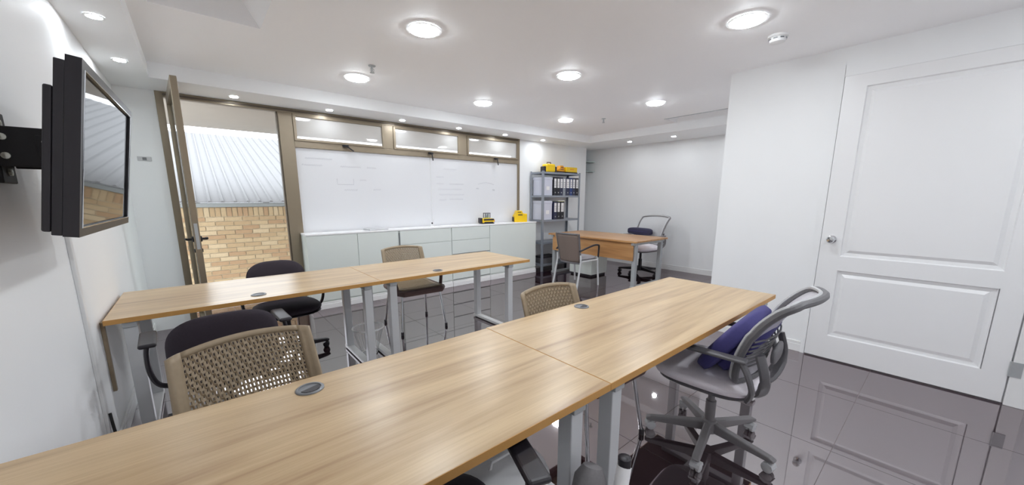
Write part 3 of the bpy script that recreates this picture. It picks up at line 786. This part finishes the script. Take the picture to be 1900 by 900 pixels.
MB().box(-.05, .05, -.089, -.084, .06, .085).build('latch', 'orange_plastic', t, bevel=.003)
# glass corner shelves in the recess
for z, lb in ((2.085, 'upper small glass shelf in the wall recess'), (1.885, 'lower small glass shelf in the wall recess')):
    t = thing('glass_shelf', lb, 'shelf', (6.487, 5.16, z), group='glass shelves in the recess')
    MB().box(-.185, .185, -.06, .20, -.006, .006).build('pane', 'glass_shelf', t)
    for s_ in (-1, 1): MB().box(s_ * .175 - .01, s_ * .175 + .01, -.02, .12, -.016, -.006).build('bracket', 'steel_leg', t)
t = thing('ornament', 'tiny grey ornament on the lower glass shelf', 'ornament', (6.43, 5.18, 1.891))
MB().lathe([(0, 0), (.022, 0), (.026, .02), (.014, .035), (.012, .045), (.016, .05), (0, .052)], seg=16).build('jar', 'grommet_grey', t, True)

# ------------------------------------------------------------------ television
TW, TH = .80, .475
tv = thing('television', 'black flat television tilted down on a wall bracket', 'television', (-.208, 1.935, 1.462), 0)
n_yaw, n_tilt = R(-1.4), R(8.5)
rotm = Matrix.Rotation(n_yaw, 4, 'Z') @ Matrix.Rotation(n_tilt, 4, 'Y')
tv.rotation_euler = rotm.to_euler()
fb = .026
b = MB()
b.box(-.030, 0, -TW / 2, TW / 2, TH / 2 - fb, TH / 2).box(-.030, 0, -TW / 2, TW / 2, -TH / 2, -TH / 2 + fb)
b.box(-.030, 0, -TW / 2, -TW / 2 + fb, -TH / 2 + fb, TH / 2 - fb).box(-.030, 0, TW / 2 - fb, TW / 2, -TH / 2 + fb, TH / 2 - fb)
b.build('bezel', 'tv_plastic', tv)
MB().box(-.012, -.006, -TW / 2 + fb, TW / 2 - fb, -TH / 2 + fb, TH / 2 - fb).build('screen', 'screen_glass', tv)
MB().tube([(.0005, -TW / 2 + fb, -TH / 2 + fb), (.0005, TW / 2 - fb, -TH / 2 + fb), (.0005, TW / 2 - fb, TH / 2 - fb), (.0005, -TW / 2 + fb, TH / 2 - fb)], .0025, 6, True).build('screen_trim', 'chrome', tv)
MB().box(-.050, -.0301, -TW / 2 + .001, TW / 2 - .001, -TH / 2 + .002, TH / 2 - .015).build('back_cover', 'tv_plastic', tv, bevel=.002)
MB().box(-.068, -.0501, -TW / 2 + .002, TW / 2 - .002, -TH / 2 + .010, TH / 2 - .085).build('back_bulge', 'tv_plastic', tv, bevel=.005, seg=3)
t = thing('tv_bracket', 'black steel wall bracket arm behind the television', 'bracket', (XL, 1.97, 1.49))
MB().box(.0, .012, -.06, .06, -.11, .11).build('wall_plate', 'black_metal', t, bevel=.003)
for z in (-.075, .075):
    MB().lathe([(0, .012), (.011, .012), (.011, .018), (0, .020)], (0, 0, 0), 12, Matrix.Translation((0, 0, z)) @ Matrix.Rotation(R(90), 4, 'Y')).build('bolt', 'mount_bolt', t)
for sy in (-1, 1): MB().box(.012, .115, sy * .0715 - .0035, sy * .0715 + .0035, -.060, .060).build('arm', 'black_metal', t, bevel=.003)
for z in (-.028, .028):
    for x in (.03, ):
        MB().lathe([(0, 0), (.010, 0), (.010, .005), (0, .007)], (0, 0, 0), 12, Matrix.Translation((x, -.075, z)) @ Matrix.Rotation(R(90), 4, 'X')).build('bolt', 'mount_bolt', t)
kn = MB().box(.070, .160, -.068, .068, -.042, .042); kn.build('knuckle', 'black_metal', t, bevel=.003)
MB().box(.095, .150, -.082, -.075, -.038, .038).build('tilt_plate', 'black_metal', t, bevel=.002)
for (x, z, r_) in ((.112, .018, .005), (.130, .018, .005), (.121, 0, .009), (.112, -.018, .005), (.130, -.018, .005)):
    MB().lathe([(0, 0), (r_, 0), (r_, .002), (0, .003)], (0, 0, 0), 12, Matrix.Translation((x, -.082, z)) @ Matrix.Rotation(R(90), 4, 'X')).build('bolt', 'mount_bolt', t)

# cable raceway down the left wall, wall outlet, power strip and leads
o = MB().box(XL, XL + .014, 2.50, 2.54, .16, 1.28).build('cable_raceway', 'trim_white', bevel=.003)
tag(o, 'white cable raceway running down the wall under the television', 'cable cover')
o = MB().box(XL, XL + .016, 2.80, 2.825, .30, .69).build('cable_duct', 'taupe_plastic', bevel=.003)
tag(o, 'thin grey-brown duct on the wall at the end of the second-row desk', 'cable cover')
t = thing('wall_switch', 'small white plate on the wall strip beside the glass door frame', 'switch', (-.318, YW, 1.70))
MB().box(-.05, .05, -.008, 0, -.02, .02).build('plate', 'light_grey_plastic', t, bevel=.003); MB().box(-.014, .014, -.012, -.008, -.012, .012).build('rocker', 'grommet_grey', t, bevel=.002)
t = thing('power_strip', 'black and white power strip on the floor beneath the desk by the television wall', 'power strip', (-.085, 2.885, 0), 0)
MB().box(-.19, .19, -.03, .03, 0, .04).build('body', 'black_plastic', t, bevel=.006)
for k in range(5):
    MB().box(-.15 + k * .07, -.11 + k * .07, -.02, .02, .04, .043).build('socket', 'paper_white', t, bevel=.002)
MB().box(-.06, -.01, -.022, .022, .043, .085).build('plug', 'paper_white', t, bevel=.006)
MB().box(.08, .13, -.022, .022, .043, .085).build('plug', 'black_plastic', t, bevel=.006)
o = MB().tube(bez([(XL + .02, 2.52, .30), (XL + .03, 2.50, .18), (XL + .03, 2.60, .03), (-.40, 2.69, .008), (-.33, 2.71, .008), (-.292, 2.79, .012), (-.276, 2.885, .02)]), .006, 8).build('power_cable', 'cable_black', smooth=True)
tag(o, 'black lead dropping from the wall raceway to the power strip', 'cable')
t = thing('power_adapter', 'small white plug-in adapter on the floor in the corner by the wall raceway', 'adapter', (-.405, 2.80, 0), R(15))
MB().box(-.028, .028, -.04, .04, 0, .035).build('body', 'paper_white', t, bevel=.008, seg=3); MB().box(-.010, .010, .04, .055, .010, .022).build('plug_pins', 'steel_leg', t)
o = MB().tube(bez([(XL + .03, 2.44, .20), (XL + .12, 2.42, .13), (-.22, 2.46, .11), (-.10, 2.56, .14), (-.02, 2.62, .20)]), .004, 8).build('power_cable', 'cable_black', smooth=True)
tag(o, 'thin dark lead looping from the wall raceway towards the desk leg', 'cable')

# ------------------------------------------------------------------ chairs
def rattan_chair(label, loc, rz):
    """faces -y at rz = 0; woven plastic shell on four chrome legs"""
    t = thing('woven_chair', label, 'chair', loc, rz, group='brown woven plastic chairs')
    def back(u, v, off=0.0):
        hw = .232 - .012 * v
        zt_ = .795 + .020 * (1 - u * u)
        z = .455 + (zt_ - .455) * v
        y = .215 + .075 * v + .03 * v * v - .035 * u * u
        return Vector((u * hw, y + off, z))
    nu, nv = 30, 17
    mb = MB()
    U0, U1, V0, V1 = -.86, .86, .06, .94
    def P(a, b):
        p = back(U0 + (U1 - U0) * a / nu, V0 + (V1 - V0) * b / nv)
        return p
    for i in range(nu):
        for j in range(nv):
            c = [P(i, j), P(i + 1, j), P(i + 1, j + 1), P(i, j + 1)]
            ctr = sum(c, Vector()) / 4
            sx, sz = .40, .52
            d = .0022 if (i + j) % 2 else -.0022
            inn = []
            for q in c:
                e = q - ctr
                inn.append(ctr + Vector((e.x * sx, e.y, e.z * sz)) + Vector((0, d, 0)))
            o = len(mb.v)
            mb.v += [tuple(q) for q in c] + [tuple(q) for q in inn]
            mb.f += [(o + k, o + (k + 1) % 4, o + 4 + (k + 1) % 4, o + 4 + k) for k in range(4)]
    bk = mb.build('backrest', 'taupe_plastic', t, solid=.007)
    # smooth border of the back: side flanges and top rail
    fm = MB()
    for s_ in (-1, 1):
        fm.grid(lambda a, b, s_=s_: back(s_ * (.86 + .17 * a), b, -.018 * a * a), 3, 14)
    fm.grid(lambda a, b: back(-.86 + 1.72 * a, .94 + .06 * b), 20, 2); fm.grid(lambda a, b: back(-.86 + 1.72 * a, .06 * b), 20, 2)
    fm.build('back_frame', 'taupe_plastic', bk, smooth=True, solid=.016)
    # seat
    sm = MB()
    def seat(a, b):
        u = -1 + 2 * a
        return Vector((u * .225, -.235 + .45 * b, .440 - .010 * math.sin(math.pi * b) + .008 * u * u - (.018 if b < .06 else 0)))
    ns = 22
    sm.grid(lambda a, b: seat(a, b * .10), 12, 3); sm.grid(lambda a, b: seat(a, .92 + b * .08), 12, 2)
    sm.grid(lambda a, b: seat(a * .10, .10 + b * .82), 2, 10); sm.grid(lambda a, b: seat(.90 + a * .10, .10 + b * .82), 2, 10)
    for k in range(ns):
        a0 = .10 + .80 * k / ns
        sm.grid(lambda a, b, a0=a0: seat(a0 + a * .80 / ns * .62, .10 + b * .82), 1, 8)
    for k in range(10):
        b0 = .10 + .82 * k / 10
        sm.grid(lambda a, b, b0=b0: seat(.10 + a * .80, b0 + b * .04) - Vector((0, 0, .003)), 10, 1)
    st = sm.build('seat', 'taupe_plastic', t, solid=.006)
    rim = MB().tube([(-.225, .20, .415), (-.232, -.20, .415), (-.20, -.245, .41), (.20, -.245, .41), (.232, -.20, .415), (.225, .20, .415)], .032, 8, True)
    rim.build('seat_rim', 'brown_plastic', st, smooth=True)
    for s_ in (-1, 1):
        am = MB().tube(bez([(s_ * .222, .235, .56), (s_ * .262, .12, .590), (s_ * .268, -.03, .612), (s_ * .262, -.12, .595), (s_ * .245, -.15, .51), (s_ * .228, -.16, .42)], 5), .017, 8, flat=.8)
        am.build('armrest', 'brown_plastic', t, smooth=True)
        for fy, ty in ((-.225, -.19), (.215, .17)):
            foot = (s_ * .238, fy * 1.12, 0.0)
            lg = MB().tube([(s_ * .20, ty, .41), (foot[0], foot[1], .012)], .0115, 10).build('leg', 'chrome', t, smooth=True)
            MB().lathe([(.015, 0), (.015, .03), (.013, .035)], foot, 10).build('foot_cap', 'black_plastic', lg, True)
    return t
ra = rattan_chair('brown woven chair behind the nearest desk, left, seen large through its holes', (.13, 1.42, 0), R(9))
for lb, loc, rz in (('brown woven chair tucked behind the front desk, close to the desk seam', (1.57, 1.235, 0), R(-1)), ('brown woven chair between the second-row desk and the white cabinets', (1.66, 3.56, 0), R(-3))):
    c_ = copy_tree(ra); c_['label'] = lb; c_.location = loc; c_.rotation_euler = (0, 0, rz)

# five-star base shared by all the office chairs
def star_base(t, m_arm, m_caster, r=.30, a0=0.0, zs=.40):
    arm = MB()
    prof = [(.03, .105), (.03, .060), (r, .058), (r + .012, .068), (r + .012, .085)]
    arm.prism([(.03, .062), (r - .02, .058), (r + .01, .060), (r + .014, .074), (r - .01, .084), (.03, .118)], 'y', -.019, .019)
    ame = arm.mesh('base_arm', m_arm)
    cm = MB()
    for s_ in (-1, 1):
        cm.lathe([(0, -.010), (.020, -.010), (.025, -.006), (.025, .006), (.020, .010), (0, .010)], (0, 0, 0), 18, Matrix.Translation((-.014, s_ * .013, .025)) @ Matrix.Rotation(R(90), 4, 'X'))
    cm.tube([(-.014, 0, .034), (-.014, 0, .046), (-.004, 0, .052), (0, 0, .060)], .011, 8)
    cm.prism([(-.042, .026), (-.034, .046), (-.014, .054), (.008, .046), (.014, .030), (-.014, .040)], 'y', -.024, .024)
    cme = cm.mesh('caster', m_caster, True)
    for k in range(5):
        a = a0 + k * 2 * math.pi / 5
        b_ = inst('base_arm', ame, t, (0, 0, 0), (0, 0, a), .006)
        inst('caster', cme, t, (r * math.cos(a), r * math.sin(a), 0), (0, 0, a + random.uniform(-1, 1)))
    MB().lathe([(.042, .058), (.045, .10), (.036, .125), (.030, .128)], seg=24).build('hub', m_arm, t, True)
    MB().lathe([(.026, .125), (.026, .24), (.017, .242), (.017, zs)], seg=20).build('gas_lift', m_arm, t, True)

def arm_set(t, m_pad, m_sup, hw=.265, z=.615, y0=-.17, y1=.10, ys=-.02, low=.43):
    for s_ in (-1, 1):
        pad = MB().box(-.033, .033, y0, y1, z - .014, z + .008).build('armrest_pad', m_pad, t, bevel=.012, seg=3)
        pad.location = (s_ * hw, 0, 0)
        MB().tube(bez([(0, ys, z - .012), (s_ * .012, ys, z - .07), (s_ * .010, ys, low + .05), (-s_ * .02, ys, low - .02), (-s_ * .10, ys, low - .045)], 5), [.019] * 21, 8, flat=.6).build('arm_support', m_sup, pad, smooth=True)

def mesh_chair(label, loc, rz, m_seat='seat_light', m_mesh='mesh_light', m_frame='grey_plastic', m_rim='light_grey_plastic', m_base='base_grey', m_cast='light_grey_plastic', a0=0.3, scale=None, arms=True, armz=.615):
    """faces +y at rz = 0"""
    t = thing('mesh_office_chair', label, 'office chair', loc, rz, group='grey mesh office chairs', scale=scale)
    star_base(t, m_base, m_cast, .315, a0)
    MB().box(-.10, .10, -.13, .10, .355, .40).build('tilt_mechanism', m_frame, t, bevel=.012)
    MB().cushion((0, .02, .425), (.49, .51, .115), 3.6, 2.4, 48, 14).build('seat', m_seat, t, smooth=True)
    MB().cushion((0, .02, .380), (.44, .46, .035), 3.6, 3.0, 40, 8).build('seat_pan', m_frame, t, smooth=True)
    prof = bez([(0, -.195, .475), (0, -.200, .56), (0, -.225, .66), (0, -.275, .775), (0, -.345, .862), (0, -.405, .905)], 6)
    def bk(u, v, off=0.0):
        f = v * (len(prof) - 1); k = min(int(f), len(prof) - 2); p = prof[k].lerp(prof[k + 1], f - k)
        hw = .205 + .035 * math.sin(min(1, v * 1.25) * math.pi / 2)
        if v > .86: hw *= math.sqrt(max(0.0, 1 - ((v - .86) / .14) ** 2 * .35))
        if v < .12: hw *= 1 - .12 * ((.12 - v) / .12) ** 2
        return Vector((u * hw, p.y - off + .050 * u * u, p.z - (.010 * u * u if v > .5 else 0)))
    mb = MB().grid(lambda a, b: bk(-.96 + 1.92 * a, .03 + .94 * b), 24, 26)
    b_ = mb.build('back_mesh', m_mesh, t, smooth=True)
    loop = [bk(-1, q / 20) for q in range(21)] + [bk(-1 + q / 8, 1) for q in range(1, 16)] + [bk(1, 1 - q / 20) for q in range(21)] + [bk(1 - q / 8, 0) for q in range(1, 16)]
    MB().tube(loop, .016, 8, True).build('back_frame', m_frame, t, smooth=True)
    loop2 = [p + Vector((0, .017, .006)) for p in loop]
    MB().tube(loop2, .0085, 6, True).build('frame_rim', m_rim, b_, smooth=True)
    # Y-shaped back support and lumbar plate
    for s_ in (-1, 1):
        MB().tube(bez([(s_ * .05, -.08, .375), (s_ * .10, -.22, .40), (s_ * .20, -.262, .52), (s_ * .215, -.235, .64)], 5), [.028] * 10 + [.022] * 6, 8, flat=.55).build('back_support', m_frame, t, smooth=True)
    for q in range(7):
        v = .20 + .045 * q
        MB().tube([bk(-1 + .25 * k, v, .020) for k in range(9)], .0045, 6).build('lumbar_slat', m_frame, b_)
    MB().cushion((0, -.262, .60), (.20, .025, .09), 4, 3, 24, 8).build('lumbar_plate', m_frame, t, smooth=True)
    if arms:
        for s_ in (-1, 1):
            pad = MB().box(-.026, .026, -.20, .09, armz - .012, armz + .006).build('armrest_pad', m_frame, t, bevel=.010, seg=3); pad.location = (s_ * .262, 0, 0)
            MB().tube(bez([(0, -.175, armz - .006), (0, -.205, armz - .06), (-s_ * .02, -.225, .47), (-s_ * .08, -.20, .395)], 5), .019, 8, flat=.7).build('arm_support', m_frame, pad, smooth=True)
    return t
mesh_chair('grey mesh office chair with a navy cushion, beside the panelled door', (2.045, .715, 0), R(4), a0=R(-100))
mesh_chair('grey mesh office chair at the separate desk by the far wall', (5.92, 3.46, 0), R(83), m_mesh='mesh_sheer', m_rim='light_grey_plastic', m_frame='base_grey', m_base='black_plastic', m_cast='black_plastic', a0=.5, scale=(1.16, 1.12, 1.12))

# navy cushion on the near grey chair: two folded lobes
t = thing('cushion', 'navy blue folded cushion propped on the grey mesh chair seat', 'cushion', (2.02, .715, .470), R(4))
m1 = Matrix.Rotation(R(35), 4, 'X')
MB().cushion((0, -.083, .165), (.43, .085, .40), 5.0, 3.0, 48, 14, m1).build('front_lobe', 'navy_fabric', t, smooth=True)
MB().cushion((.02, -.150, .150), (.40, .075, .33), 5.0, 3.0, 48, 14, m1).build('back_lobe', 'navy_fabric', t, smooth=True)
MB().tube([(-.15, -.012, .09), (-.05, -.045, .15), (.10, -.100, .235), (.17, -.115, .26)], .005, 6).build('zip', 'navy_dark', t, smooth=True)
t = thing('lumbar_pillow', 'dark navy roll cushion against the far office chair backrest', 'cushion', (6.085, 3.60, .672), R(-7))
MB().cushion((0, 0, .065), (.13, .50, .125), 4.0, 4.0, 32, 16).build('roll', 'navy_dark', t, smooth=True)
MB().tube([(-.066, -.20, .07), (-.066, .20, .07)], .003, 6).build('seam', 'navy_fabric', t)
MB().box(.05, .13, -.02, .02, .045, .085).build('strap', 'navy_dark', t)

def pad_chair(label, loc, rz, back_w=.43, back_h=.33, zt=.80, a0=.6):
    """black upholstered task chair, faces +y"""
    t = thing('task_chair', label, 'office chair', loc, rz, group='black upholstered task chairs')
    star_base(t, 'black_plastic', 'black_plastic', .29, a0)
    MB().box(-.10, .10, -.12, .10, .36, .40).build('tilt_mechanism', 'black_plastic', t, bevel=.01)
    MB().cushion((0, .02, .435), (.48, .47, .09), 3.0, 2.6, 40, 12).build('seat', 'black_fabric', t, smooth=True)
    MB().cushion((0, .02, .402), (.47, .46, .035), 3.0, 3.0, 40, 8).build('seat_shell', 'black_plastic', t, smooth=True)
    m = Matrix.Rotation(R(10), 4, 'X')
    zc = zt - back_h / 2
    bp = MB()
    bp.cushion((0, 0, 0), (back_w, back_h, .075), 2.9, 2.6, 48, 12, m @ Matrix.Rotation(R(90), 4, 'X'))
    # bend the pad gently around the sitter
    bp.v = [(x, y + .55 * x * x - .245 - .012, z + zc) for (x, y, z) in bp.v]
    b_ = bp.build('backrest', 'black_fabric', t, smooth=True)
    MB().box(-.075, .075, -.306, -.292, zc - .06, zc - .045).build('grip_slot', 'black_plastic', b_, bevel=.003)
    MB().tube(bez([(0, -.06, .375), (0, -.24, .385), (0, -.315, .45), (0, -.285, zc)], 6), .028, 8, flat=.45).build('back_bar', 'black_plastic', t, smooth=True)
    arm_set(t, 'black_plastic', 'black_plastic', .285, .652, -.12, .13)
    return t
pe = pad_chair('black task chair seen from behind, pushed against the second-row desk', (.03, 2.475, 0), R(3), back_w=.45, back_h=.35, zt=.795)
pd = copy_tree(pe); pd['label'] = 'black task chair on the window side of the second-row desk'; pd.location = (.49, 3.50, 0); pd.rotation_euler = (0, 0, R(184))
pad_chair('dark armchair cut off by the bottom edge, only its armrest showing under the nearest desk', (.337, .765, 0), R(-20), back_w=.45, back_h=.35, zt=.795, a0=R(69))

# visitor chair at the separate desk
t = thing('visitor_chair', 'grey-brown mesh visitor chair with white legs facing the separate oak desk', 'chair', (4.43, 3.65, 0), R(-92))
def vb(u, v):
    z = .37 + .44 * v; y = -.205 - .085 * v + .045 * u * u
    return Vector((u * (.205 + .025 * v), y, z))
b_ = MB().grid(lambda a, b: vb(-.95 + 1.9 * a, .03 + .94 * b), 16, 12).build('back_mesh', 'taupe_mesh', t, smooth=True, solid=.006)
lp = [vb(-1, q / 10) for q in range(11)] + [vb(-1 + q / 6, 1) for q in range(1, 12)] + [vb(1, 1 - q / 10) for q in range(11)] + [vb(1 - q / 6, 0) for q in range(1, 12)]
MB().tube(lp, .013, 8, True).build('back_frame', 'grey_plastic', t, smooth=True)
MB().cushion((0, .015, .435), (.46, .44, .06), 3.4, 2.8, 40, 10).build('seat', 'seat_grey', t, smooth=True)
MB().cushion((0, .015, .408), (.45, .43, .03), 3.4, 2.8, 40, 8).build('seat_shell', 'light_grey_plastic', t, smooth=True)
for s_ in (-1, 1):
    MB().tube(bez([(s_ * .232, -.225, .56), (s_ * .262, -.12, .60), (s_ * .265, .05, .635), (s_ * .262, .15, .632), (s_ * .255, .185, .60), (s_ * .245, .185, .44)], 5), .014, 8).build('armrest', 'black_plastic', t, smooth=True)
    MB().tube([(s_ * .235, -.20, .50), (s_ * .238, -.195, .41), (s_ * .245, -.28, .0)], .0145, 10).build('leg', 'steel_white', t, smooth=True)
    MB().tube([(s_ * .235, .18, .45), (s_ * .24, .22, .0)], .0145, 10).build('leg', 'steel_white', t, smooth=True)
    MB().tube([(s_ * .235, -.19, .40), (s_ * .235, .18, .40)], .011, 8).build('side_rail', 'steel_white', t, smooth=True)

# ------------------------------------------------------------------ bins and bag
t = thing('wire_bin', 'round wire waste basket with a pale rim on the floor among the second-row desk legs', 'bin', (1.0175, 3.12, 0))
MB().lathe([(0, 0), (.062, 0), (.064, .006), (0, .008)], seg=28).build('base_disc', 'light_grey_plastic', t)
MB().tube([(.125 * math.cos(k * math.pi / 20), .125 * math.sin(k * math.pi / 20), .235) for k in range(40)], .0075, 8, True).build('rim', 'trim_white', t, smooth=True)
MB().tube([(.064 * math.cos(k * math.pi / 20), .064 * math.sin(k * math.pi / 20), .008) for k in range(40)], .004, 6, True).build('base_ring', 'trim_white', t, smooth=True)
wires = MB()
for k in range(24):
    a = k * math.pi / 12; wires.tube([(.064 * math.cos(a), .064 * math.sin(a), .006), (.125 * math.cos(a), .125 * math.sin(a), .235)], .0008, 4)
wires.build('wire_mesh', 'steel_leg', t, kind='stuff')
t = thing('waste_bin', 'white round lidded bin behind the dark armrest, under the nearest desk', 'bin', (.69, .87, 0))
MB().lathe([(.0, .0), (.125, 0), (.135, .012), (.158, .40), (.160, .41), (.0, .41)], seg=40).build('body', 'bin_white', t, True)
MB().lathe([(.164, .385), (.166, .412), (.158, .428), (.120, .445), (.06, .452), (0, .454)], seg=40, cap=False).build('lid', 'bin_white', t, True)
MB().tube([(-.05, 0, .445), (-.04, 0, .475), (.04, 0, .475), (.05, 0, .445)], .007, 8).build('handle', 'bin_white', t, smooth=True)
t = thing('tripod_bag', 'grey padded bag with a white tube leaning at the foot of the nearest desk leg', 'bag', (.675, .575, 0))
d_ = Vector((.19, .05, .50))
MB().tube([Vector((0, 0, .03)), Vector((0, 0, .045)) + d_ * .05, d_ * .5, d_ * .93, d_], [.030, .052, .058, .052, .030], 16).build('bag', 'grey_fabric', t, smooth=True)
MB().tube([Vector((.04, -.085, .018)), Vector((.04, -.085, .018)) + d_ * 1.02], .022, 14).build('tube', 'bin_white', t, smooth=True)
MB().lathe([(.020, 0), (.020, .03), (.012, .035)], Vector((.04, -.085, .018)) + d_ * 1.02, 12).build('tube_cap', 'black_plastic', t, True)
MB().tube([d_ * .3 + Vector((.0, -.06, 0)), d_ * .45 + Vector((-.02, -.085, 0)), d_ * .6 + Vector((0, -.06, 0))], .008, 8).build('strap', 'black_plastic', t, smooth=True)
